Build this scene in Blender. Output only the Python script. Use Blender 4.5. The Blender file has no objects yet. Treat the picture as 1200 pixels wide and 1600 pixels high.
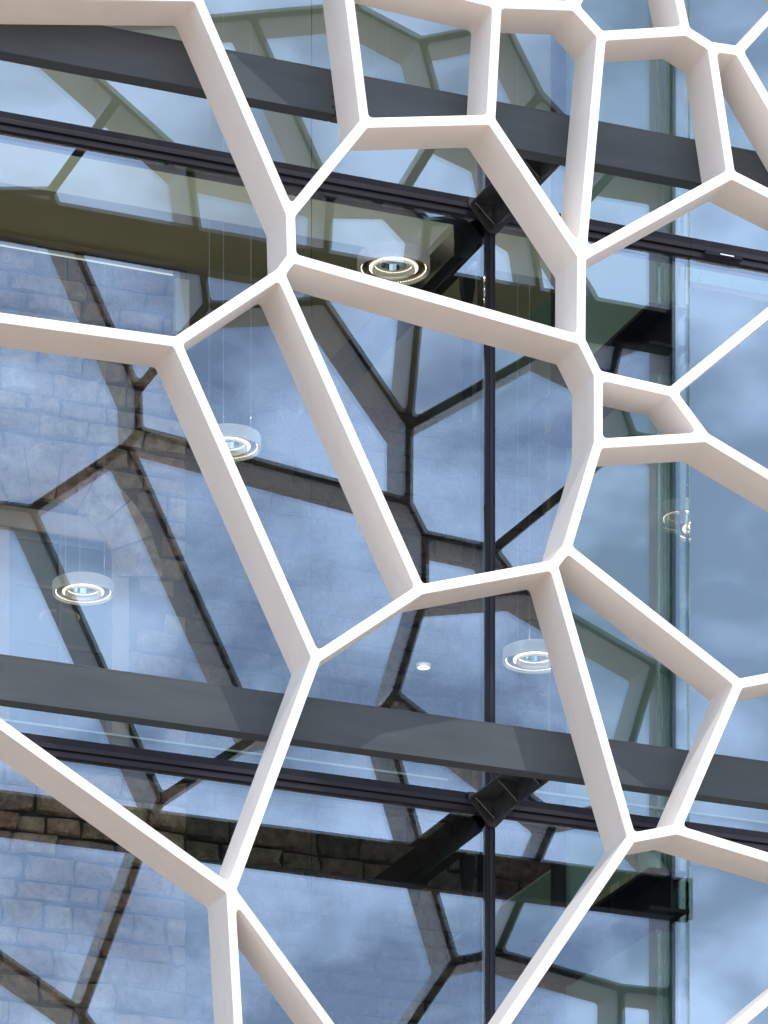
import bpy, bmesh, math, random
from mathutils import Vector
R = math.radians
rnd = random.Random(11)
sc = bpy.context.scene

# ------------------------------------------------------------------ camera (a shift lens, level, 22 degrees off the facade's normal)
F, HX, HY, XV = 7642., 600., 3743., -2500.
TH = math.atan2(HX - XV, F); c_, s_ = math.cos(TH), math.sin(TH)
DIST, EYE = 33., 1.6
CX = -DIST * math.tan(TH)
cam = bpy.data.cameras.new('camera'); co = bpy.data.objects.new('camera', cam)
sc.collection.objects.link(co); sc.camera = co
co.location = (CX, -DIST, EYE); co.rotation_euler = (R(90), 0, -TH)
cam.sensor_width = 36; cam.lens = F / 1600 * 36
cam.shift_y = (HY - 800) / 1600
cam.clip_start = 0.5; cam.clip_end = 5000

# ------------------------------------------------------------------ sky, sun, exposure
SUN = Vector((.42, -1.0, 2.3)).normalized()
EL = math.asin(SUN.z); AZ = math.atan2(SUN.x, SUN.y)
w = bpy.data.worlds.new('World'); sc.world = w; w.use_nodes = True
nt = w.node_tree; nt.nodes.clear(); L = nt.links
def wn(t, **k):
    n = nt.nodes.new(t)
    for a, b in k.items(): setattr(n, a, b)
    return n
sky = wn('ShaderNodeTexSky', sky_type='NISHITA', sun_disc=False, sun_elevation=EL, sun_rotation=AZ)
sky.air_density = 1.0; sky.dust_density = 0.6; sky.ozone_density = 4.0
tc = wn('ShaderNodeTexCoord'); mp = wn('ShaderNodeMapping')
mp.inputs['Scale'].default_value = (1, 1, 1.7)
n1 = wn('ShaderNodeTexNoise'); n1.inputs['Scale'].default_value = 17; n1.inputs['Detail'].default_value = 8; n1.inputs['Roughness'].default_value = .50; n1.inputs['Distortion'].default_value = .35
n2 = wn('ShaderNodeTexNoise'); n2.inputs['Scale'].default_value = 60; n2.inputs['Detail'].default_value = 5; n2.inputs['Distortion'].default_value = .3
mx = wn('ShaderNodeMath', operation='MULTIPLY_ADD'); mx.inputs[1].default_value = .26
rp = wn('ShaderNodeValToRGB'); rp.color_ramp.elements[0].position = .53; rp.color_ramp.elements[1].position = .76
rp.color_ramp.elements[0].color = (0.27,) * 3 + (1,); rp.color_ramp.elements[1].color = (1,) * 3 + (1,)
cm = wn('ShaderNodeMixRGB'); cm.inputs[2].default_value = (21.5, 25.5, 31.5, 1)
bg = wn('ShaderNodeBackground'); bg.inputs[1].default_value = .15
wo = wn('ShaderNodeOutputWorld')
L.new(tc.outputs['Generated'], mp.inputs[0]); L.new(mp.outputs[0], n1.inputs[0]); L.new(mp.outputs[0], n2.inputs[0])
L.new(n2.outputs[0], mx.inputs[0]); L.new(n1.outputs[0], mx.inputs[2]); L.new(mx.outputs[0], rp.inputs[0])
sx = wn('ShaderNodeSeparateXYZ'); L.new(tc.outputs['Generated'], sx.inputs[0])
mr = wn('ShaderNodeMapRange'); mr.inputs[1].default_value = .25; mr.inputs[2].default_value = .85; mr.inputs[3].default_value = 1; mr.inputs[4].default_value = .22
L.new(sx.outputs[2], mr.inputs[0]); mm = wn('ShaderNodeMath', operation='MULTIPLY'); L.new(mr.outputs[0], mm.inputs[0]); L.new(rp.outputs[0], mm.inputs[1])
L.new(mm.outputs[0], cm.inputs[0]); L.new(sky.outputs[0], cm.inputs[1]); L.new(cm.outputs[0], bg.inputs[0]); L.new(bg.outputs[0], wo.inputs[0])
sl = bpy.data.lights.new('sun', 'SUN'); sl.energy = 4.4; sl.angle = R(.53); sl.color = (1, .95, .88)
so = bpy.data.objects.new('sun', sl); sc.collection.objects.link(so)
so.rotation_euler = SUN.to_track_quat('Z', 'Y').to_euler(); so.location = (20, -30, 60)
sc.view_settings.view_transform = 'Standard'; sc.view_settings.look = 'None'
sc.view_settings.exposure = -0.25; sc.view_settings.gamma = 1
sc.view_settings.use_curve_mapping = False
sc.cycles.max_bounces = 10; sc.cycles.transparent_max_bounces = 24; sc.cycles.glossy_bounces = 5
sc.cycles.diffuse_bounces = 4; sc.cycles.caustics_reflective = False; sc.cycles.caustics_refractive = False
try: sc.cycles.use_denoising = True
except Exception: pass

# ------------------------------------------------------------------ helpers
def at(px, py, Y):
    """the world point on the vertical plane y = Y that the photograph shows at pixel (px, py)"""
    u = (px - HX) / F; v = (HY - py) / F
    dx = c_ * u + s_; dy = c_ - s_ * u; t = (Y + DIST) / dy
    return Vector((CX + dx * t, Y, EYE + v * t))
def tag(o, label=None, cat=None, group=None, kind=None):
    if label: o['label'] = label
    if cat: o['category'] = cat
    if group: o['group'] = group
    if kind: o['kind'] = kind
    return o
def empty(name, loc, label, cat, group=None):
    o = bpy.data.objects.new(name, None); sc.collection.objects.link(o); o.location = loc
    o.empty_display_size = .2
    return tag(o, label, cat, group)
def link(name, me, parent=None, mat=None):
    o = bpy.data.objects.new(name, me); sc.collection.objects.link(o)
    if mat: me.materials.append(mat)
    if parent:
        o.parent = parent
        q = parent
        off = Vector((0, 0, 0))
        while q is not None: off += q.location; q = q.parent
        o.location = -off
    return o
def bm_obj(name, bm, mat, parent=None, smooth=False):
    me = bpy.data.meshes.new(name); bmesh.ops.recalc_face_normals(bm, faces=bm.faces); bm.to_mesh(me); bm.free()
    if smooth:
        for p in me.polygons: p.use_smooth = True
    return link(name, me, parent, mat)
def add_box(bm, x0, x1, y0, y1, z0, z1):
    v = [bm.verts.new(p) for p in ((x0,y0,z0),(x1,y0,z0),(x1,y1,z0),(x0,y1,z0),(x0,y0,z1),(x1,y0,z1),(x1,y1,z1),(x0,y1,z1))]
    fs = [bm.faces.new([v[i] for i in q]) for q in ((0,3,2,1),(4,5,6,7),(0,1,5,4),(1,2,6,5),(2,3,7,6),(3,0,4,7))]
    return fs
def box(name, mat, parent, x0, x1, y0, y1, z0, z1, bev=0):
    bm = bmesh.new(); add_box(bm, x0, x1, y0, y1, z0, z1)
    if bev: bmesh.ops.bevel(bm, geom=bm.edges[:], offset=bev, segments=2, affect='EDGES', profile=.6)
    return bm_obj(name, bm, mat, parent)
def prism(name, mat, parent, pts, axis, a0, a1):
    """pts: 2-D outline; axis 'X' outline in (y,z), 'Y' outline in (x,z), 'Z' outline in (x,y)"""
    bm = bmesh.new(); A = []
    for a in (a0, a1):
        A.append([bm.verts.new({'X': (a, p[0], p[1]), 'Y': (p[0], a, p[1]), 'Z': (p[0], p[1], a)}[axis]) for p in pts])
    n = len(pts); bm.faces.new(A[0]); bm.faces.new(A[1][::-1])
    for i in range(n): bm.faces.new((A[0][i], A[0][(i+1)%n], A[1][(i+1)%n], A[1][i]))
    return bm_obj(name, bm, mat, parent)
def add_cyl(bm, p0, p1, r, n=8):
    p0, p1 = Vector(p0), Vector(p1); d = (p1 - p0).normalized()
    a = d.orthogonal().normalized(); b = d.cross(a)
    r0 = [bm.verts.new(p0 + (a*math.cos(t)+b*math.sin(t))*r) for t in [2*math.pi*i/n for i in range(n)]]
    r1 = [bm.verts.new(p1 + (a*math.cos(t)+b*math.sin(t))*r) for t in [2*math.pi*i/n for i in range(n)]]
    bm.faces.new(r0[::-1]); bm.faces.new(r1)
    for i in range(n): bm.faces.new((r0[i], r0[(i+1)%n], r1[(i+1)%n], r1[i]))
def add_lathe(bm, prof, n=64, closed=True):
    rings = [[bm.verts.new((r*math.cos(2*math.pi*i/n), r*math.sin(2*math.pi*i/n), z)) for i in range(n)] for r, z in prof]
    m = len(prof)
    for k in range(m if closed else m-1):
        A, B = rings[k], rings[(k+1) % m]
        for i in range(n): bm.faces.new((A[i], A[(i+1)%n], B[(i+1)%n], B[i]))

# ------------------------------------------------------------------ materials
def mat(name):
    m = bpy.data.materials.new(name); m.use_nodes = True; m.node_tree.nodes.clear(); return m
class N:
    def __init__(s, m): s.t = m.node_tree
    def __call__(s, typ, ins=None, **k):
        n = s.t.nodes.new(typ)
        for a, b in k.items(): setattr(n, a, b)
        for a, b in (ins or {}).items():
            if hasattr(b, 'links'): s.t.links.new(b, n.inputs[a])
            else: n.inputs[a].default_value = b
        return n
def ramp(n, a, b, pa, pb, fac):
    r = n('ShaderNodeValToRGB', {0: fac}); e = r.color_ramp.elements
    e[0].position, e[1].position = pa, pb; e[0].color = tuple(a) + (1,); e[1].color = tuple(b) + (1,)
    return r.outputs[0]
def pbr(name, c0, c1, scale=3, rough=.5, spec=.5, metal=0, bump=0, bscale=60, bdist=.01, world=False, stretch=(1,1,1), objrand=False, rough2=None, speck=None):
    m = mat(name); n = N(m)
    tc = n('ShaderNodeTexCoord')
    src = n('ShaderNodeNewGeometry').outputs['Position'] if world else tc.outputs['Object']
    mp = n('ShaderNodeMapping', {0: src, 'Scale': stretch})
    no = n('ShaderNodeTexNoise', {'Vector': mp.outputs[0], 'Scale': scale, 'Detail': 7., 'Roughness': .6})
    col = ramp(n, c0, c1, .32, .68, no.outputs[0])
    if speck:
        n3 = n('ShaderNodeTexNoise', {'Vector': mp.outputs[0], 'Scale': speck[1], 'Detail': 4., 'Roughness': .7})
        f = ramp(n, (0,)*3, (speck[3],)*3, speck[2], speck[2]+.12, n3.outputs[0])
        col = n('ShaderNodeMixRGB', {0: f, 1: col, 2: tuple(speck[0]) + (1,)}).outputs[0]
    if objrand:
        oi = n('ShaderNodeObjectInfo')
        r = n('ShaderNodeValToRGB', {0: oi.outputs['Random']}); e = r.color_ramp
        cols = objrand
        while len(e.elements) < len(cols): e.elements.new(.5)
        for i, cc in enumerate(cols): e.elements[i].position = i/(len(cols)-1); e.elements[i].color = tuple(cc) + (1,)
        col = n('ShaderNodeMixRGB', {0: 1., 1: col, 2: r.outputs[0]}, blend_type='MULTIPLY').outputs[0]
    p = n('ShaderNodeBsdfPrincipled', {'Base Color': col, 'Metallic': metal, 'Roughness': rough, 'Specular IOR Level': spec})
    if rough2 is not None:
        rr = n('ShaderNodeMapRange', {0: no.outputs[0], 1: .3, 2: .7, 3: rough, 4: rough2}); m.node_tree.links.new(rr.outputs[0], p.inputs['Roughness'])
    if bump:
        nb = n('ShaderNodeTexNoise', {'Vector': src, 'Scale': bscale, 'Detail': 6., 'Roughness': .6})
        b = n('ShaderNodeBump', {'Strength': bump, 'Distance': bdist, 'Height': nb.outputs[0]})
        m.node_tree.links.new(b.outputs[0], p.inputs['Normal'])
    o = n('ShaderNodeOutputMaterial', {0: p.outputs[0]})
    return m
M = {}
M['white'] = pbr('cream_white_paint', (.80,.75,.70), (.86,.81,.765), 2.2, .42, bump=.08, bscale=22, stretch=(1,1,.4), speck=((.58,.49,.40), 3.4, .60, .17))
M['beam'] = pbr('anthracite_paint', (.044,.050,.054), (.064,.072,.077), 2.2, .42, .22, bump=.08, bscale=14, rough2=.55, stretch=(.5,1,2.5), speck=((.12,.125,.13), 16, .64, .30))
M['dark'] = pbr('dark_frame_paint', (.010,.010,.014), (.018,.017,.022), 5, .34, .15, bump=.05)
M['trim'] = pbr('grey_frame_cap', (.018,.016,.022), (.028,.025,.033), 4, .4, .2, stretch=(.2,1,1), bump=.05)
M['tie'] = pbr('dark_steel', (.022,.022,.024), (.040,.038,.036), 5, .45, .3, bump=.1, bscale=20)
M['brk'] = pbr('bracket_steel', (.024,.026,.028), (.050,.050,.050), 8, .4, .25, bump=.12, bscale=30, speck=((.22,.19,.15), 14, .60, .5))
M['weld'] = pbr('dusty_weld', (.10,.09,.08), (.17,.155,.135), 30, .7, bump=.3)
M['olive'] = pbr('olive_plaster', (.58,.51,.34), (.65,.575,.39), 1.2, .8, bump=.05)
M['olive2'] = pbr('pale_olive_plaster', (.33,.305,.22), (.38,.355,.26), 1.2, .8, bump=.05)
M['mortar'] = pbr('dark_mortar', (.03,.025,.02), (.05,.042,.035), 8, .9, bump=.4)
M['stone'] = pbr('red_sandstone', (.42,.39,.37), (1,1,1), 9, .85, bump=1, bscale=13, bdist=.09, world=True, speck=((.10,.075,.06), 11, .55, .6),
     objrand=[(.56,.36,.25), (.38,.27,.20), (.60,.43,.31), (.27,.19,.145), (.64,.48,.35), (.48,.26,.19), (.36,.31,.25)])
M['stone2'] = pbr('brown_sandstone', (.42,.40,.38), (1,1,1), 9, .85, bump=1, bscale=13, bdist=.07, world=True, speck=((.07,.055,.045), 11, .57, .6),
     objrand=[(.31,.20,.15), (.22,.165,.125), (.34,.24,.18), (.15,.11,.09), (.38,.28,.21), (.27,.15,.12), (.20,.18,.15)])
M['dressed'] = pbr('dressed_sandstone', (.26,.20,.16), (.33,.26,.21), 5, .85, bump=.3, bscale=30)
M['paving'] = pbr('pale_paving', (.45,.365,.29), (.53,.43,.345), .35, .85, bump=.2, bscale=8)
M['bounce_floor'] = pbr('pale_bounce_floor', (.55,.50,.42), (.64,.58,.50), 1, .7)
M['limewash'] = pbr('limewashed_plaster', (.60,.57,.50), (.68,.64,.57), 1, .8)
M['sash'] = pbr('dark_sash_paint', (.05,.052,.055), (.07,.07,.07), 6, .5)
M['blackglass'] = pbr('old_window_glass', (.03,.05,.055), (.05,.075,.08), 2, .08)
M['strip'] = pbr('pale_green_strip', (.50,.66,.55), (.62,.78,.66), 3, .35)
M['cable'] = pbr('steel_cable', (.45,.45,.45), (.55,.55,.55), 20, .35, metal=.6)
M['bronze'] = pbr('bronze_reflector', (.16,.12,.10), (.24,.19,.15), 30, .3, metal=.7)
M['chrome'] = pbr('polished_aluminium', (.70,.72,.73), (.8,.82,.83), 30, .12, metal=1)
def emit(name, col, st):
    m = mat(name); n = N(m); e = n('ShaderNodeEmission', {0: tuple(col) + (1,), 1: st}); n('ShaderNodeOutputMaterial', {0: e.outputs[0]}); return m
M['led'] = emit('warm_led', (1, .86, .64), 9)
M['tube'] = emit('tube_lamp', (.95, 1, .95), .9)
M['down'] = emit('downlight_glow', (1, .97, .9), 4)
def frosted(name, col, tr, glow=0):
    m = mat(name); n = N(m)
    d = n('ShaderNodeBsdfDiffuse', {0: tuple(col) + (1,)}); t = n('ShaderNodeBsdfTranslucent', {0: tuple(col) + (1,)})
    a = n('ShaderNodeMixShader', {0: .5, 1: d.outputs[0], 2: t.outputs[0]})
    e = n('ShaderNodeBsdfTransparent', {0: (1, 1, 1, 1)}); g = n('ShaderNodeBsdfGlossy', {0: (1, 1, 1, 1), 'Roughness': .1})
    b = n('ShaderNodeMixShader', {0: tr, 1: a.outputs[0], 2: e.outputs[0]})
    if glow:
        em = n('ShaderNodeEmission', {0: (1, .96, .88, 1), 1: glow}); b = n('ShaderNodeAddShader', {0: b.outputs[0], 1: em.outputs[0]})
    fr = n('ShaderNodeFresnel', {0: 1.45}); c = n('ShaderNodeMixShader', {0: fr.outputs[0], 1: b.outputs[0], 2: g.outputs[0]})
    n('ShaderNodeOutputMaterial', {0: c.outputs[0]}); return m
M['fill_roof'] = frosted('fill_light_roof_sheet', (.80, .80, .76), .0)  # diffusing sheet for the unseen roof, added as interior fill light
M['acrylic'] = frosted('frosted_acrylic', (.84, .84, .82), .22, .12)
M['green'] = frosted('pale_green_glass', (.72, .95, .87), .08)
M['blind'] = frosted('sheer_blind_cloth', (.44, .52, .57), .10)
def glass(name, refl, tint, rtint=(1, 1, 1), wav=.0015, col2=0):
    m = mat(name); n = N(m)
    tc = n('ShaderNodeTexCoord')
    no = n('ShaderNodeTexNoise', {'Vector': tc.outputs['Object'], 'Scale': .55, 'Detail': 1.})
    bu = n('ShaderNodeBump', {'Strength': .35, 'Distance': wav, 'Height': no.outputs[0]})
    fr = n('ShaderNodeLayerWeight', {0: .32})
    f = n('ShaderNodeMath', {0: fr.outputs[0], 1: .9, 2: refl}, operation='MULTIPLY_ADD', use_clamp=True)
    t = n('ShaderNodeBsdfTransparent', {0: tuple(tint) + (1,)})
    g = n('ShaderNodeBsdfGlossy', {0: tuple(rtint) + (1,), 'Roughness': 0., 'Normal': bu.outputs[0]})
    b = n('ShaderNodeMixShader', {0: f.outputs[0], 1: t.outputs[0], 2: g.outputs[0]})
    n('ShaderNodeOutputMaterial', {0: b.outputs[0]}); return m
M['glass_out'] = glass('coated_glass_front', .135, (.93, .96, .93), (.64, .785, 1), .0035)
M['glass_in'] = glass('coated_glass_rear', .025, (.94, .96, .94), (.8, .88, 1))
M['clear'] = glass('clear_green_glass', .05, (.72, .86, .78))

# ------------------------------------------------------------------ planes of the place
GY = 1.87                     # outer face of the glass; the lattice's front is y = 0
LD = .40                      # depth of the lattice
BEAM_Z = [(9.09, 9.41), (13.715, 14.04), (18.345, 18.668), (22.97, 23.29)]
TR_TOP = [4.76, 9.39, 14.013, 18.625, 23.25]; TR_H = .155
XM = at(765, 900, GY).x       # mullion
XJ = at(1076, 900, GY).x      # joint of the corner bay
XL = XM - 4.62; XR = XJ + 4.62
XEND = at(1349, 800, 0).x     # right edge of the lattice
ZS = at(1015, 465, GY + 7.6).z
DS = 7.6

# ================================================================== SETTING
bm = bmesh.new(); add_box(bm, -900, 900, -900, 900, -.3, 0)
tag(bm_obj('ground', bm, M['paving']), kind='structure')

# ================================================================== LATTICE
PN = {  # nodes of the web, where the photograph (or its mirror image in the glass) shows them
 'n1': (308,-6), 'n2': (454,334), 'n3': (456,403), 'n25': (438,427), 'n4': (276,534), 'n6': (570,192), 'n7': (767,187), 'n8': (777,5),
 'n9': (540,-52), 'n10': (897,9), 'n11': (940,56), 'n12': (909,400), 'n5': (908,531), 'n13': (1072,48), 'n14': (1112,73), 'n15': (1142,272),
 'n16': (1154,79), 'n17': (935,586), 'n18': (1050,612), 'n19': (1103,683), 'n20': (935,693), 'n21': (886,856), 'n22': (865,883),
 'n24': (657,921), 'n26': (494,1028), 'n27': (361,1391), 'n29': (987,1309), 'n30': (1057,1296), 'n31': (1155,1068),
 'p1': (422,-162), 'p2': (300,-275), 'p3': (520,-288), 'p4': (643,-298), 'p5': (967,-105), 'p6': (1048,-65), 'p7': (1128,-157),
 'p16': (929,-250), 'p17': (820,-310), 'p18': (1070,-275), 'p15': (1250,-25), 'p8': (1260,262), 'p10': (1247,325), 'p9': (1283,422),
 'p11': (1318,812), 'p12': (1250,1050), 'p13': (1262,1358), 'p14': (1262,1510), 'q1': (1100,1646), 'q2': (960,1820), 'q3': (657,1795), 'q4': (250,1810)}
ZT = at(600,-560,0).z; ZB = at(600,1960,0).z; XLF = at(-330,800,0).x
B_ = {'L1': (-330,-14), 'L2': (-330,451), 'L3': (-330,893), 'L4': (-330,1560), 'T1': (250,-560), 'T2': (560,-560), 'T3': (860,-560), 'T4': (1100,-560),
      'R1': (1358,-5), 'R2': (1358,236), 'R3': (1358,440), 'R4': (1358,836), 'R5': (1358,1158), 'R6': (1358,1369), 'R7': (1358,1545),
      'D1': (210,1960), 'D2': (392,1960), 'D3': (640,1960), 'D4': (900,1960), 'D5': (1120,1960), }
P2 = {k: Vector((at(x, y, 0).x, at(x, y, 0).z)) for k, (x, y) in {**PN, **B_}.items()}
for k in B_:
    if k[0] == 'L': P2[k].x = XLF
    if k[0] == 'R': P2[k].x = XEND
    if k[0] == 'T': P2[k].y = ZT
    if k[0] == 'D': P2[k].y = ZB
P2['c1'] = Vector((XLF, ZT)); P2['c2'] = Vector((XEND, ZT)); P2['c3'] = Vector((XEND, ZB)); P2['c4'] = Vector((XLF, ZB))
ED = '''n1 n2,n2 n3,n3 n25,n25 n4,n2 n6,n6 n7,n7 n8,n6 n9,n9 n8,n8 n10,n10 n11,n11 n12,n7 n12,n12 n5,n3 n5,n11 n13,n13 n14,n14 n15,n15 n12,n14 n16,
n5 n17,n17 n18,n18 n19,n19 n20,n17 n20,n20 n21,n21 n22,n22 n24,n24 n25,n24 n26,n4 n26,n26 n27,n22 n29,n29 n30,n30 n31,n31 n21,
n1 L1,n4 L2,n27 L3,n27 D2,n27 q3,n29 q3,n30 p13,n31 p12,n19 p11,n18 p9,n15 p10,n16 p8,n16 p15,n13 p6,n10 p5,n8 p4,n9 p1,n1 p1,
p1 p2,p2 T1,p2 p3,p3 p4,p3 T2,p4 p17,p17 T3,p17 p16,p16 p5,p16 p18,p18 T4,p18 p7,p7 p15,p5 p6,p6 p7,p15 R1,p8 R2,p8 p10,p10 p9,p9 R3,
p11 R4,p11 p12,p12 R5,p13 R6,p13 p14,p14 R7,p14 q1,q1 q2,q1 D5,q2 D4,q2 q3,q3 D3,q4 L4,q4 D1,
c1 T1,T1 T2,T2 T3,T3 T4,T4 c2,c2 R1,R1 R2,R2 R3,R3 R4,R4 R5,R5 R6,R6 R7,R7 c3,c3 D5,D5 D4,D4 D3,D3 D2,D2 D1,D1 c4,c4 L4,L4 L3,L3 L2,L2 L1,L1 c1'''
edges = [tuple(e.split()) for e in ED.replace('\n', '').split(',')]
edges.remove(('q4', 'L4')); edges.remove(('q4', 'D1'))
adj = {}
for a, b in edges: adj.setdefault(a, []).append(b); adj.setdefault(b, []).append(a)
for a in adj: adj[a].sort(key=lambda b: math.atan2(P2[b].y - P2[a].y, P2[b].x - P2[a].x))
seen, loops = set(), []
for a in adj:
    for b in adj[a]:
        if (a, b) in seen: continue
        lp, u, v = [], a, b
        while (u, v) not in seen:
            seen.add((u, v)); lp.append(u)
            ns = adj[v]; i = ns.index(u); u, v = v, ns[(i - 1) % len(ns)]
        loops.append(lp)
def area(ps): return .5 * sum(ps[i].x*ps[(i+1)%len(ps)].y - ps[(i+1)%len(ps)].x*ps[i].y for i in range(len(ps)))
HW = .036
def inset(ps, d):
    out = []; n = len(ps)
    for i in range(n):
        p0, p1, p2 = ps[i-1], ps[i], ps[(i+1) % n]
        e1 = (p1-p0).normalized(); e2 = (p2-p1).normalized()
        n1_, n2_ = Vector((-e1.y, e1.x)), Vector((-e2.y, e2.x))
        k = 1 + n1_.dot(n2_)
        out.append(p1 + (n1_ + n2_) * (d / max(k, .25)))
    return out
def fillet(ps, r):
    out = []; n = len(ps)
    for i in range(n):
        p0, p1, p2 = ps[i-1], ps[i], ps[(i+1) % n]
        a, b = (p0-p1), (p2-p1); la, lb = a.length, b.length; a.normalize(); b.normalize()
        ang = math.acos(max(-1, min(1, a.dot(b))))
        t = min(r / math.tan(ang/2) if ang < 3.1 else 0, la*.35, lb*.35)
        if ang > 3.0 or t < 1e-4: out.append(p1); continue
        s, e = p1 + a*t, p1 + b*t
        for k in range(5):
            f = k/4; out.append(s*(1-f)**2 + p1*2*f*(1-f) + e*f*f)
    return out
cu = bpy.data.curves.new('lattice_outline', 'CURVE'); cu.dimensions = '2D'; cu.fill_mode = 'BOTH'
def spline(ps):
    sp = cu.splines.new('POLY'); sp.points.add(len(ps)-1); sp.use_cyclic_u = True
    for q, p in zip(sp.points, ps): q.co = (p.x, p.y, 0, 1)
for lp in loops:
    ps = [P2[k] for k in lp]
    if area(ps) > 0: spline(fillet(inset(ps, HW), .035))
    else: spline(inset(ps, HW*.4))
BEV = .004
cu.extrude = LD/2 - BEV; cu.bevel_depth = BEV; cu.bevel_resolution = 1; cu.offset = -BEV
tmp = bpy.data.objects.new('lattice_curve', cu); sc.collection.objects.link(tmp)
bpy.context.view_layer.update()
me = bpy.data.meshes.new_from_object(tmp.evaluated_get(bpy.context.evaluated_depsgraph_get()))
bpy.data.objects.remove(tmp)
me.materials.clear()
for v in me.vertices: v.co = (v.co.x, LD/2 - v.co.z, v.co.y)
for p_ in me.polygons: p_.use_smooth = False
bm = bmesh.new(); bm.from_mesh(me); bmesh.ops.remove_doubles(bm, verts=bm.verts, dist=.0002); bmesh.ops.recalc_face_normals(bm, faces=bm.faces); bm.to_mesh(me); bm.free()
lat = link('lattice_screen', me, None, M['white'])
tag(lat, 'white web of irregular polygon openings standing in front of the glass facade', 'lattice')

# ================================================================== OUTER BEAMS
BL = ['dark grey steel beam behind the bottom of the white web', 'lower dark grey steel beam, crossing below the hanging lamps',
      'upper dark grey steel beam, crossing above the topmost hanging lamp', 'dark grey steel beam above the top of the picture']
BX0, BX1 = XLF + .1, XEND - .05
for i in (1, 2):
    z0, z1 = BEAM_Z[i]; y0, y1 = LD, LD + .135
    t = empty('steel_beam', (BX0, y0, z0), BL[i], 'beam', 'steel beams carrying the white web')
    joint = at(524 if i == 2 else 1330, 140, y0).x
    for xa, xb in ((BX0, joint - .004), (joint + .004, BX1)):
        box('web_plate', M['beam'], t, xa, xb, y0 + .001, y0 + .012, z0 + .012, z1 - .012)
        box('top_flange', M['beam'], t, xa, xb, y0, y1, z1 - .0118, z1, .0025)
        box('bottom_flange', M['beam'], t, xa, xb, y0, y1, z0, z0 + .0118, .0025)
        box('rear_plate', M['beam'], t, xa, xb, y1 - .012, y1 - .001, z0 + .012, z1 - .012)
    box('splice_plate', M['dark'], t, joint - .05, joint + .05, y0 + .0125, y0 + .03, z0 + .015, z1 - .015)
    bm = bmesh.new()
    for k in range(4): add_cyl(bm, (joint - .02, y0 - .006, z1 - .05 - .075*k), (joint - .02, y0 + .004, z1 - .05 - .075*k), .007)
    bm_obj('bolt', bm, M['dark'], t)

# ================================================================== CURTAIN WALL
cw = empty('glass_curtain_wall', (XM, GY, 0), 'tall reflective glass wall mirroring the white web and the cloudy sky', 'glass wall')
XS = [XL - 4.62, XL, XM, XJ, XR]
for x in (XL - 4.62, XL, XM, XR):
    hw = .036
    mu = box('mullion', M['dark'], cw, x - hw, x + hw, GY - .03, GY + .16, .02, 27, .003)
    box('gasket', M['trim'], mu, x - .011, x + .011, GY - .036, GY - .0302, .02, 27)
box('glass_joint', M['clear'], cw, XJ - .008, XJ + .008, GY + .002, GY + .05, .02, 27)
for k, z in enumerate(TR_TOP):
    for a, b in zip(XS[:-1], XS[1:]):
        if a < -9: continue
        a2, b2 = a + (.0365 if a != XJ else .0), b - (.0365 if b != XJ else .0)
        tr = box('transom', M['dark'], cw, a2, b2, GY - .028, GY + .15, z - TR_H, z, .003)
        box('pressure_cap', M['trim'], tr, a2 + .001, b2 - .001, GY - .052, GY - .0285, z - .096, z - .062, .002)
        box('lower_cap', M['trim'], tr, a2 + .001, b2 - .001, GY - .040, GY - .0285, z - .150, z - .110, .002)
pane_no = 0
for a, b in zip(XS[:-1], XS[1:]):
    zz = [.05] + TR_TOP + [27.0]
    for k in range(len(zz) - 1):
        z0 = zz[k] + .001 if k else .05; z1 = zz[k+1] - TR_H - .001 if k < len(TR_TOP) else 27
        a2, b2 = a + (.0365 if a != XJ else .0085), b - (.0365 if b != XJ else .0085)
        bm = bmesh.new(); fs = add_box(bm, a2, b2, GY, GY + .03, z0, z1)
        tx, tz = rnd.uniform(-.0016, .0016), rnd.uniform(-.0016, .0016)
        for v in bm.verts: v.co.y += tx*(v.co.x - (a2+b2)/2) + tz*(v.co.z - (z0+z1)/2)
        for f in fs: f.material_index = 2
        fs[2].material_index = 0; fs[4].material_index = 1
        me = bpy.data.meshes.new('glass_pane'); bm.to_mesh(me); bm.free()
        p = link('glass_pane', me, cw); 
        for q in ('glass_out', 'glass_in', 'clear'): me.materials.append(M[q])
for x in (XJ,):
    box('glass_fin', M['clear'], cw, x - .009, x + .009, GY + .17, GY + .50, 2, 26.9)
    box('fin_edge', M['clear'], cw, x - .0095, x + .0095, GY + .5005, GY + .506, 2, 26.9)
# a small friction catch on the upper transom
cc = at(1130, 398, GY - .06)
t = empty('window_catch', cc, 'small black catch on the upper dark transom beyond the mullion', 'catch')
box('catch_plate', M['dark'], t, cc.x - .17, cc.x + .16, GY - .085, GY - .053, cc.z - .028, cc.z + .006, .004)
box('catch_tongue', M['chrome'], t, cc.x - .04, cc.x + .08, GY - .092, GY - .0855, cc.z - .018, cc.z - .008, .002)

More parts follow.
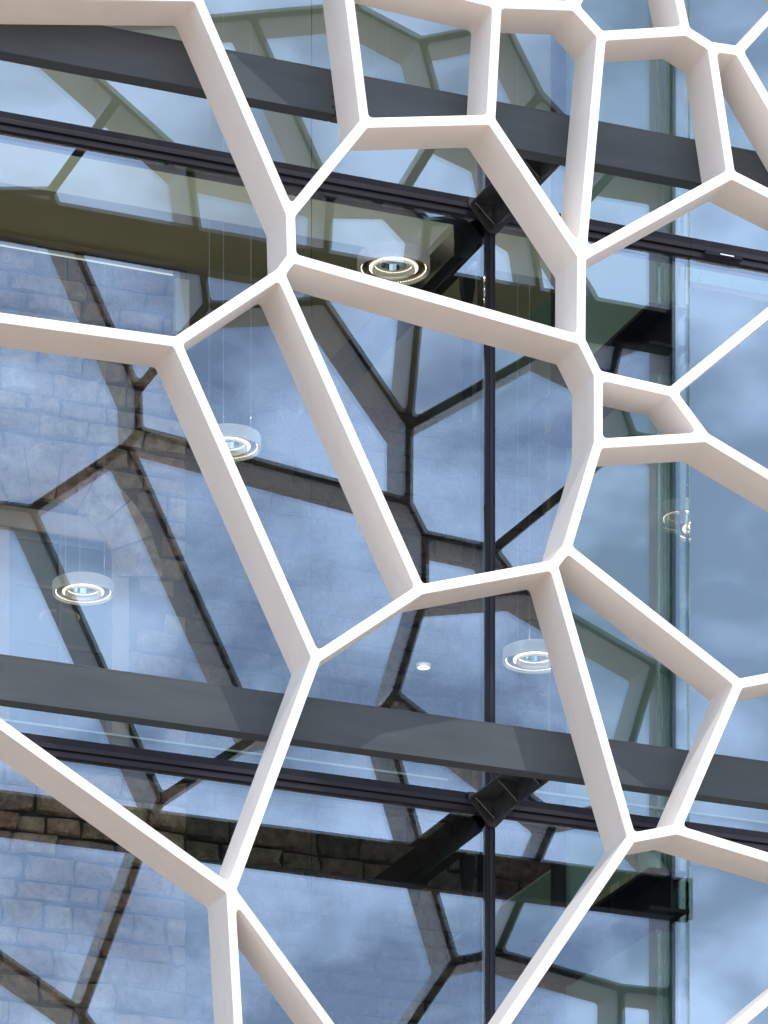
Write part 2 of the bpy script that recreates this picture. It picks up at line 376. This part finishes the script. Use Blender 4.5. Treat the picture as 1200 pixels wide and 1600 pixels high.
# ================================================================== BRACKETS from the beams to the mullion
for i, (zf, lab) in enumerate(((at(765, 1256, GY).z, 'dark steel bracket with triangular ribs under the lower grey beam'),
                               (at(766, 331, GY).z, 'dark steel bracket with triangular ribs under the upper grey beam'))):
    y0, y1 = LD + .137, GY - .054
    t = empty('steel_bracket', (XM, y0, zf), lab, 'bracket', 'brackets tying the grey beams to the glass wall')
    fw, wh = .185, .165
    box('top_flange', M['brk'], t, XM - fw, XM + fw, y0, y1 - .013, zf, zf + .014, .002)
    box('web', M['brk'], t, XM - .007, XM + .007, y0, y1 - .013, zf - wh, zf - .0005, .002)
    # end plate: a wedge
    pts = [(XM - fw - .02, zf + .05), (XM - fw - .02, zf - .005), (XM - .03, zf - wh - .03), (XM + .03, zf - wh - .03), (XM + fw + .02, zf - .005), (XM + fw + .02, zf + .05)]
    prism('end_plate', M['brk'], t, pts, 'Y', y1 - .012, y1)
    for k, yy in enumerate((y1 - .06, y1 - .50, y1 - .92)):
        for sg in (-1, 1):
            g = [(XM + sg*.0075, zf - .0006), (XM + sg*(fw - .012), zf - .0006), (XM + sg*.0075, zf - wh + .012)]
            rib = prism('gusset', M['brk'], t, g, 'Y', yy - .006, yy + .006)
            bm = bmesh.new(); add_cyl(bm, (XM + sg*(fw-.014), yy - .008, zf - .008), (XM + sg*.012, yy - .008, zf - wh + .016), .0045, 6)
            bm_obj('weld_seam', bm, M['weld'], rib)
    for sg in (-1, 1):
        for q in (.055, .11):
            bm = bmesh.new(); add_cyl(bm, (XM + sg*q, y1 - .03, zf - .04), (XM + sg*q, y1 - .0125, zf - .04), .014, 6); bm_obj('bolt', bm, M['dark'], t)

# ================================================================== TIE BEAMS behind the glass
for zf, lab in ((at(721, 1261, GY).z, 'dark box beam running back from the lower bracket behind the glass'),
                (at(722, 338, GY).z, 'dark box beam running back from the upper bracket behind the glass')):
    t = empty('tie_beam', (XM, GY + .2, zf), lab, 'beam', 'beams running inward behind the glass')
    xa, xb = XM - .20, XM - .045
    box('beam_shaft', M['tie'], t, xa, xb, GY + .19, GY + 3.6, zf - .205, zf)
    box('bottom_plate', M['tie'], t, xa - .02, xb + .02, GY + .19, GY + 3.6, zf - .2185, zf - .2055, .002)
    box('end_plate', M['tie'], t, xa - .03, xb + .06, GY + .165, GY + .189, zf - .24, zf + .02, .003)
    bm = bmesh.new(); add_cyl(bm, ((xa+xb)/2, GY + 3.5, zf + .001), ((xa+xb)/2, GY + 3.5, 26.95), .004, 8); bm_obj('hanger_rod', bm, M['tie'], t)
px_ = XM - .035
for k, (z0, z1, lab) in enumerate(((9.4, at(722, 1262, GY).z - .25, 'slim dark post with flared head behind the mullion, under the lower box beam'), (at(721, 1261, GY).z + .04, at(722, 338, GY).z - .25, 'slim dark post with flared head behind the mullion, between the two box beams'))):
    t = empty('steel_post', (px_, GY + .36, z0), lab, 'post', 'slim posts behind the mullion')
    box('shaft', M['tie'], t, px_ - .026, px_ + .026, GY + .32, GY + .40, z0, z1 - .27)
    prism('flared_head', M['tie'], t, [(px_ - .026, z1 - .2695), (px_ + .026, z1 - .2695), (px_ + .05, z1 - .13), (px_ + .05, z1 - .001), (px_ - .05, z1 - .001), (px_ - .05, z1 - .13)], 'Y', GY + .32, GY + .40)
ib = []
for py_top, lab in ((1362, 'black I-section beam running back behind the glass, in the lowest storey'), (482, 'black I-section beam running back behind the glass, in the upper storey')):
    a = at(1074, py_top, GY + .06); hh = .33; xr = a.x; xl = a.x - .33; xc = (xr + xl)/2 + .03
    t = empty('inner_beam', (xc, GY + .06, a.z), lab, 'beam', 'black I-section beams behind the glass')
    box('top_flange', M['tie'], t, xl, xr, GY + .06, GY + 2.2, a.z - .03, a.z, .002)
    box('web', M['tie'], t, xc - .01, xc + .01, GY + .061, GY + 2.199, a.z - hh + .0305, a.z - .0305)
    box('bottom_flange', M['tie'], t, xl, xr, GY + .06, GY + 2.2, a.z - hh, a.z - hh + .03, .002)
    for yy in (.8, 1.6): box('stiffener', M['tie'], t, xl + .01, xc - .0105, GY + yy, GY + yy + .012, a.z - hh + .0306, a.z - .0306)
    ib.append((xl, xr, a.z, hh))

pst = empty('steel_post', (xc, GY + 2.25, 9.4), 'slim dark steel post carrying the inner ends of the black beams', 'post')
box('shaft', M['tie'], pst, xc - .05, xc + .05, GY + 2.202, GY + 2.30, 9.4, 26.9, .004)
for z_ in (ib[0][2], ib[1][2]): box('cap_plate', M['tie'], pst, xc - .09, xc + .09, GY + 2.2005, GY + 2.2015, z_ - .3, z_ - .03)
# green glass partition below each black beam, parallel to it
XP = XJ - .02
for k, (z0, z1, lab) in enumerate(((9.4, ib[0][2] - ib[0][3] - .002, 'pale green glass partition under the lower black beam'),
                                   (14.02, ib[1][2] - ib[1][3] - .002, 'pale green glass partition between the two black beams'),
                                   (ib[1][2] + .01, 26, 'pale green glass partition above the upper black beam'))):
    t = empty('glass_partition', (XP, GY + .2, z0), lab, 'partition', 'green glass partitions at the end bay')
    box('glass_sheet', M['green'], t, XP - .019, XP - .003, GY + .52, GY + 2.35, z0, z1)
    box('edge_trim', M['dark'], t, XP - .025, XP + .003, GY + 2.3505, GY + 2.39, z0, z1)
# green glass floors (their underside shows) beyond the near beam
for k, (pt, lab) in enumerate((((995, 1357), 'green glass floor seen from below beside the lower black beam'), ((1015, 465), 'green glass floor seen from below beside the upper black beam'))):
    a = at(*pt, GY + DS); 
    xg = at(888 if k == 0 else 880, 1340 if k == 0 else 440, GY + DS).x
    t = empty('glass_floor', (a.x, GY + DS, a.z), lab, 'floor', 'green glass floors')
    nseg = 3
    for j in range(nseg):
        box('glass_sheet', M['green'], t, xg, a.x, GY + DS + .02 + j*1.13, GY + DS + .02 + (j+1)*1.13 - .012, a.z + .001, a.z + .03)
    box('edge_trim', M['clear'], t, xg, a.x, GY + DS, GY + DS + .018, a.z, a.z + .032)

# ================================================================== INTERIOR SHELL
W1, W2 = GY + 8.72, GY + 11.0
xcor = at(292, 600, W1).x
XI0, XI1 = -12.0, 7.0
xs_r = at(1015, 465, GY + DS).x
xg = at(880, 440, GY + DS).x
bm = bmesh.new(); add_box(bm, XI0, xg - .002, GY + DS, W2, ZS, ZS + .45)
tag(bm_obj('ceiling', bm, M['olive']), kind='structure')
bm = bmesh.new(); add_box(bm, XI0, XI1, GY + DS + .1, GY + DS + .3, ZS + .455, 27.0)
tag(bm_obj('upper_wall', bm, M['olive2']), kind='structure')
bm = bmesh.new(); add_box(bm, XI0, XI1, GY + .2, W2 + 1, 27.02, 27.3)  # out of view; made translucent to spread soft top light inside
tag(bm_obj('fill_light_roof', bm, M['fill_roof']), kind='structure')
bm = bmesh.new(); add_box(bm, XI0, XI1, GY + .18, W1 - .15, 9.25, 9.38)  # unseen pale floor, added to bounce sunlight up onto the soffit
tag(bm_obj('floor', bm, M['bounce_floor']), kind='structure')
bm = bmesh.new(); add_box(bm, XI0 - .3, XI0, GY, W2 + 1, 0, 27)
tag(bm_obj('side_wall_left', bm, M['limewash']), kind='structure')
bm = bmesh.new(); add_box(bm, XI1, XI1 + .3, GY + 9.4, W2 + 1, 0, 27)
tag(bm_obj('side_wall_right', bm, M['olive']), kind='structure')
bm = bmesh.new(); add_box(bm, XI1 + .1, XI1 + .13, GY, GY + 9.398, 0, 27)  # flank made of glass to bring extra daylight into the interior
tag(bm_obj('fill_light_glazing', bm, M['clear']), 'clear glazed flank added to let light into the hall beyond the end bay', 'glazing')

# ---- rough stone meshes, shared
def stone_mesh(seed, mk='stone'):
    r = random.Random(seed); bm = bmesh.new()
    def ring(k, y, ins):
        pts = []
        for (x, z) in ((-.5,-.5),(0,-.5),(.5,-.5),(.5,0),(.5,.5),(0,.5),(-.5,.5),(-.5,0)):
            j = .05
            pts.append(bm.verts.new(((x*(1-ins) + r.uniform(-j, j)*k), y + r.uniform(-.12,.12)*k, (z*(1-ins) + r.uniform(-j, j)*1.6*k))))
        return pts
    a = ring(.6, 1.0, 0); b = ring(1, .22, .02); c = ring(1, -.05, .20)
    m = bm.verts.new((r.uniform(-.15,.15), -.14 + r.uniform(-.12,.08), r.uniform(-.15,.15)))
    for p, q in ((a, b), (b, c)):
        for i in range(8): bm.faces.new((p[i], p[(i+1)%8], q[(i+1)%8], q[i]))
    for i in range(8): bm.faces.new((c[i], c[(i+1)%8], m))
    bmesh.ops.recalc_face_normals(bm, faces=bm.faces)
    me = bpy.data.meshes.new('rough_stone'); bm.to_mesh(me); bm.free(); me.materials.append(M[mk]); return me
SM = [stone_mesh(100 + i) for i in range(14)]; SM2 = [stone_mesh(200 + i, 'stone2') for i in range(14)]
def put_stone(parent, x, z, wdt, h, ywall):
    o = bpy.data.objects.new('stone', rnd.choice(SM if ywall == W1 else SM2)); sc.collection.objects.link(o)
    o.parent = parent; p = parent.location
    dep = rnd.uniform(.05, .13)
    o.location = (x - p.x, ywall - dep + .035 - p.y, z - p.z); o.scale = (wdt, dep, h)
    o.rotation_euler = (0, R(rnd.uniform(-1.2, 1.2)), 0)
def courses(parent, x0, x1, z0, z1, yw, hr, wr, skip, cap=296):
    z = z1; cnt = 0
    while z > z0 and cnt < cap:
        h = rnd.uniform(*hr); x = x0 + rnd.uniform(-.2, 0)
        while x < x1 and cnt < cap:
            wd = rnd.uniform(*wr) * (1.5 if rnd.random() < .12 else 1)
            xa, xb = max(x, x0), min(x + wd, x1)
            if xb - xa > .12 and not skip((xa+xb)/2, z - h/2, xb-xa, h):
                put_stone(parent, (xa+xb)/2, z - h/2, (xb-xa) - .026, h - .026, yw); cnt += 1
            x += wd
        z -= h
    return z
# left pier with the arched window
pier = empty('stone_wall', (xcor, W1, 0), 'old red sandstone pier with a relieving arch over a dark sash window', 'wall')
box('wall_core', M['mortar'], pier, XI0, xcor, W1, W2 + .4, 0, ZS - .003)
ac = at(62, 905, W1); pxm = (at(162, 905, W1).x - ac.x)/100     # arch centre, metres per pixel
wl, wr_ = at(12, 900, W1).x, at(172, 900, W1).x; wt = at(90, 838, W1).z; wb = wt - 2.1
R1, R2 = 118*pxm, 192*pxm
def skip_p(x, z, a, b):
    d = math.hypot(x - ac.x, z - ac.z)
    if R1 - .03 < d < R2 - .06 and z > ac.z - .35: return True
    if wl - .16 - a/2 < x < wr_ + .16 + a/2 and wb - .1 < z < wt + .22 + b/2: return True
    return False
zl = at(200, 1700, W1).z
zz1 = courses(pier, at(-150, 600, W1).x, xcor - .01, zl, ZS - .02, W1, (.15, .27), (.28, .62), skip_p)
print('pier to', zz1, zl)
nv = 9
for k in range(nv):
    t0 = R(8 + (164/nv)*k); t1 = R(8 + (164/nv)*(k+1)) - .014*1
    ra, rb = R1 + rnd.uniform(-.02, .02), R2 + rnd.uniform(-.03, .05)
    pts = []
    for f in (0, .5, 1): t = t0 + (t1-t0)*f; pts.append((ac.x + rb*math.cos(t), ac.z + rb*math.sin(t)))
    for f in (1, .5, 0): t = t0 + (t1-t0)*f; pts.append((ac.x + ra*math.cos(t), ac.z + ra*math.sin(t)))
    o = prism('arch_stone', M['stone'], pier, pts, 'Y', W1 - .075 - rnd.uniform(0, .025), W1 + .01)
box('lintel', M['dressed'], pier, wl - .17, wr_ + .17, W1 - .06, W1 + .01, wt, wt + .20, .01)
for xa, xb in ((wl - .15, wl), (wr_, wr_ + .17)): box('jamb', M['dressed'], pier, xa, xb, W1 - .058, W1 + .01, wb, wt - .003, .008)
win = empty('sash_window', ((wl+wr_)/2, W1 - .04, wb), 'dark sash window set in the sandstone pier beneath the arch', 'window')
box('pane', M['blackglass'], win, wl + .002, wr_ - .002, W1 - .012, W1 - .004, wb, wt - .002)
for xa, xb in ((wl + .002, wl + .06), (wr_ - .06, wr_ - .002), ((wl+wr_)/2 - .018, (wl+wr_)/2 + .018)): box('stile', M['sash'], win, xa, xb, W1 - .045, W1 - .0125, wb, wt - .004)
for z in (wt - .09, wt - .52, wt - 1.05, wt - 1.6):
    for xa, xb in ((wl + .0605, (wl+wr_)/2 - .0185), ((wl+wr_)/2 + .0185, wr_ - .0605)): box('rail', M['sash'], win, xa, xb, W1 - .04, W1 - .0125, z, z + .035)
# pale boxed pipe at the corner of the pier
pp = empty('corner_pipe', (xcor, W1, 15), 'pale boxed pipe on the corner of the sandstone pier below the ceiling', 'pipe')
box('pipe_casing', M['limewash'], pp, xcor - .17, xcor - .03, W1 - .16, W1 - .08, at(280, 530, W1).z, ZS - .15, .01)
# rear wall to the right
rear = empty('stone_wall', (xs_r, W2, 0), 'rear wall of coursed brown sandstone to the right of the arched pier', 'wall')
box('wall_core', M['mortar'], rear, xcor + .001, XI1, W2, W2 + .4, 0, 27)
xr_ = at(905, 1340, W2).x
zA = at(300, 590, W2).z; zC = at(600, 1180, W2).z
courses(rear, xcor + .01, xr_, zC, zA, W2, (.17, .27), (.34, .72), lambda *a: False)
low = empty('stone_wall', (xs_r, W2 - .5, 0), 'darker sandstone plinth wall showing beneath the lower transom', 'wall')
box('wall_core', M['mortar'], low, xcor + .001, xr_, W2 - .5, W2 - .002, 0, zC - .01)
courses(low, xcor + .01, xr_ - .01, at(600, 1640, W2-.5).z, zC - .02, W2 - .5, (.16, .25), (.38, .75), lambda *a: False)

# ================================================================== LAMPS
LR = .285
def lamp_parts(t):
    def lat_(name, prof, m, n=64, closed=True, sm=True):
        bm = bmesh.new(); add_lathe(bm, prof, n, closed)
        bmesh.ops.recalc_face_normals(bm, faces=bm.faces)
        me = bpy.data.meshes.new(name); bm.to_mesh(me); bm.free(); me.materials.append(m)
        o = bpy.data.objects.new(name, me); sc.collection.objects.link(o); o.parent = t; return o
    lat_('outer_rim', [(LR, .002), (LR, .108), (LR-.006, .112), (LR-.012, .108), (LR-.012, .002), (LR-.006, 0)], M['acrylic'])
    lat_('reflector_ring', [(LR-.013, .03), (.172, .03), (.172, .036), (LR-.013, .036)], M['bronze'])
    lat_('inner_collar', [(.171, .004), (.171, .07), (.164, .07), (.164, .004)], M['acrylic'])
    lat_('top_plate', [(LR-.013, .098), (.10, .098), (.10, .104), (LR-.013, .104)], M['acrylic'])
    lat_('core_ring', [(.098, .045), (.098, .095), (.09, .095), (.09, .045)], M['chrome'], 20, True, False)
    for rr, nn, zz in ((LR-.030, 72, .024), (.190, 52, .024), (.150, 44, .055)):
        bm = bmesh.new()
        for i in range(nn):
            a = 2*math.pi*i/nn; x, y = rr*math.cos(a), rr*math.sin(a); q = .0042
            vs = [bm.verts.new((x+dx*q, y+dy*q, zz+dz*q)) for dx, dy, dz in ((1,0,0),(0,1,0),(-1,0,0),(0,-1,0),(0,0,1),(0,0,-1))]
            for i0, i1 in ((0,1),(1,2),(2,3),(3,0)): bm.faces.new((vs[i0],vs[i1],vs[4])); bm.faces.new((vs[i1],vs[i0],vs[5]))
        me = bpy.data.meshes.new('led_ring'); bm.to_mesh(me); bm.free(); me.materials.append(M['led'])
        o = bpy.data.objects.new('led_ring', me); sc.collection.objects.link(o); o.parent = t
    bm = bmesh.new()
    for i in range(72):
        a = 2*math.pi*i/72; x, y = math.cos(a), math.sin(a)
        add_cyl(bm, (x*(LR+.0005), y*(LR+.0005), .012), (x*(LR+.0005), y*(LR+.0005), .10), .0016, 4)
    me = bpy.data.meshes.new('rim_ribs'); bm.to_mesh(me); bm.free(); me.materials.append(M['acrylic'])
    o = bpy.data.objects.new('rim_ribs', me); sc.collection.objects.link(o); o.parent = t
    bm = bmesh.new(); add_lathe(bm, [(.176, .0285), (.186, .0285), (.186, .0295), (.176, .0295)], 64)
    me = bpy.data.meshes.new('light_strip'); bm.to_mesh(me); bm.free(); me.materials.append(M['led'])
    o = bpy.data.objects.new('light_strip', me); sc.collection.objects.link(o); o.parent = t
    for a in (200, 320, 80):
        bm = bmesh.new(); x, y = .21*math.cos(R(a)), .21*math.sin(R(a)); add_cyl(bm, (x, y, .10), (x, y, 5.6), .0013, 6)
        me = bpy.data.meshes.new('hanging_cable'); bm.to_mesh(me); bm.free(); me.materials.append(M['cable'])
        o = bpy.data.objects.new('hanging_cable', me); sc.collection.objects.link(o); o.parent = t
def lamp_light(t, e):
    l = bpy.data.lights.new('lamp_glow', 'POINT'); l.energy = e; l.color = (1, .88, .68); l.shadow_soft_size = .004
    o = bpy.data.objects.new('lamp_glow', l); sc.collection.objects.link(o); o.parent = t; o.location = (0, 0, .34)
LY = [GY + .8, GY + .8 + 3.8, GY + .8 + 7.56]
spots = [((615, 413), LY[0], 'ring lamp nearest the glass, just left of the upper bracket'),
         ((356, 692), LY[1], 'ring lamp half hidden by the white rib, second down the slanting row'),
         ((130, 920), LY[2], 'ring lamp hanging before the arched window, lowest of its slanting row'),
         ((836, 1026), LY[1], 'ring lamp cut by the white rib right of the mullion, above the lower beam'),
         ((1104, 820), LY[0], 'ring lamp glimpsed behind the green glass partition')]
first = None
for (px, py), Y, lab in spots:
    p = at(px, py, Y); p.z -= .055
    if first is None:
        first = empty('ring_lamp', p, lab, 'lamp', 'round ring lamps hanging on cables'); lamp_parts(first); lamp_light(first, 2)
    else:
        e = {0: 0, 1: 4, 2: 3}[LY.index(Y)]
        r = first.copy(); sc.collection.objects.link(r); r.location = p; r['label'] = lab
        if e: lamp_light(r, e)
        for ch in list(first.children):
            if ch.type == 'LIGHT': continue
            c = ch.copy(); sc.collection.objects.link(c); c.parent = r
# downlight
p = at(662, 1043, W2 - .9)
t = empty('downlight', p, 'tiny white round light low behind the glass, left of the mullion', 'light')
bm = bmesh.new(); add_lathe(bm, [(.001, 0), (.06, 0), (.06, .02), (.001, .02)], 24, False); o = bm_obj('diffuser', bm, M['down'], None); o.parent = t
bm = bmesh.new(); add_lathe(bm, [(.062, -.004), (.075, -.004), (.075, .03), (.062, .03)], 24); o = bm_obj('bezel', bm, M['acrylic'], None); o.parent = t
# tube light along the pier's top
a, b = at(-60, 380, W1 - .2), at(270, 430, W1 - .2)
t = empty('tube_light', a, 'thin straight tube light along the top of the sandstone pier', 'light')
bm = bmesh.new(); add_cyl(bm, (a.x, a.y, b.z), (b.x, a.y, b.z), .007, 8); bm_obj('tube', bm, M['tube'], t)
box('housing', M['limewash'], t, a.x, b.x, a.y - .012, a.y + .03, b.z + .0105, b.z + .03)
# pale strips above the transoms
for (xa, xb, py, lab) in ((XL + .1, XM - .25, 1206, 'long pale green strip left of the mullion'), (XM + .3, XR - .3, 1206 + 22, 'pale green strip right of the mullion')):
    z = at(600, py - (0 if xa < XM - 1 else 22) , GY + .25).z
    t = empty('pale_strip', (xa, GY + .25, z), lab, 'shelf', 'pale strips over the lower transom')
    box('strip_sheet', M['clear'], t, xa, xb, GY + .262, GY + .5, z, z + .012)
    box('strip_face', M['strip'], t, xa, xb, GY + .25, GY + .2615, z, z + .014)
# blind behind the end bay
xb0, xb1 = at(1079, 900, GY + .3).x, at(1176, 900, GY + .3).x
for k, (z0, z1) in enumerate(((14.02, 18.44), (9.4, 13.84), (18.64, 23.08))):
    t = empty('roller_blind', (xb0, GY + .3, z1), ['lowered grey blind at the end bay between the two beams', 'lowered grey blind at the end bay below the lower beam', 'lowered grey blind at the end bay above the upper beam'][k], 'blind', 'grey blinds behind the end bay')
    box('blind_cloth', M['blind'], t, xb0, xb1, GY + .3, GY + .304, z0 + .02, z1 - .05)
    box('blind_cloth', M['blind'], t, xb1 + .02, XR - .1, GY + .34, GY + .344, z0 + .02, z1 - .05)
    bm = bmesh.new(); add_cyl(bm, (xb0, GY + .32, z1 - .03), (XR - .1, GY + .32, z1 - .03), .03, 10); bm_obj('roller', bm, M['limewash'], t)
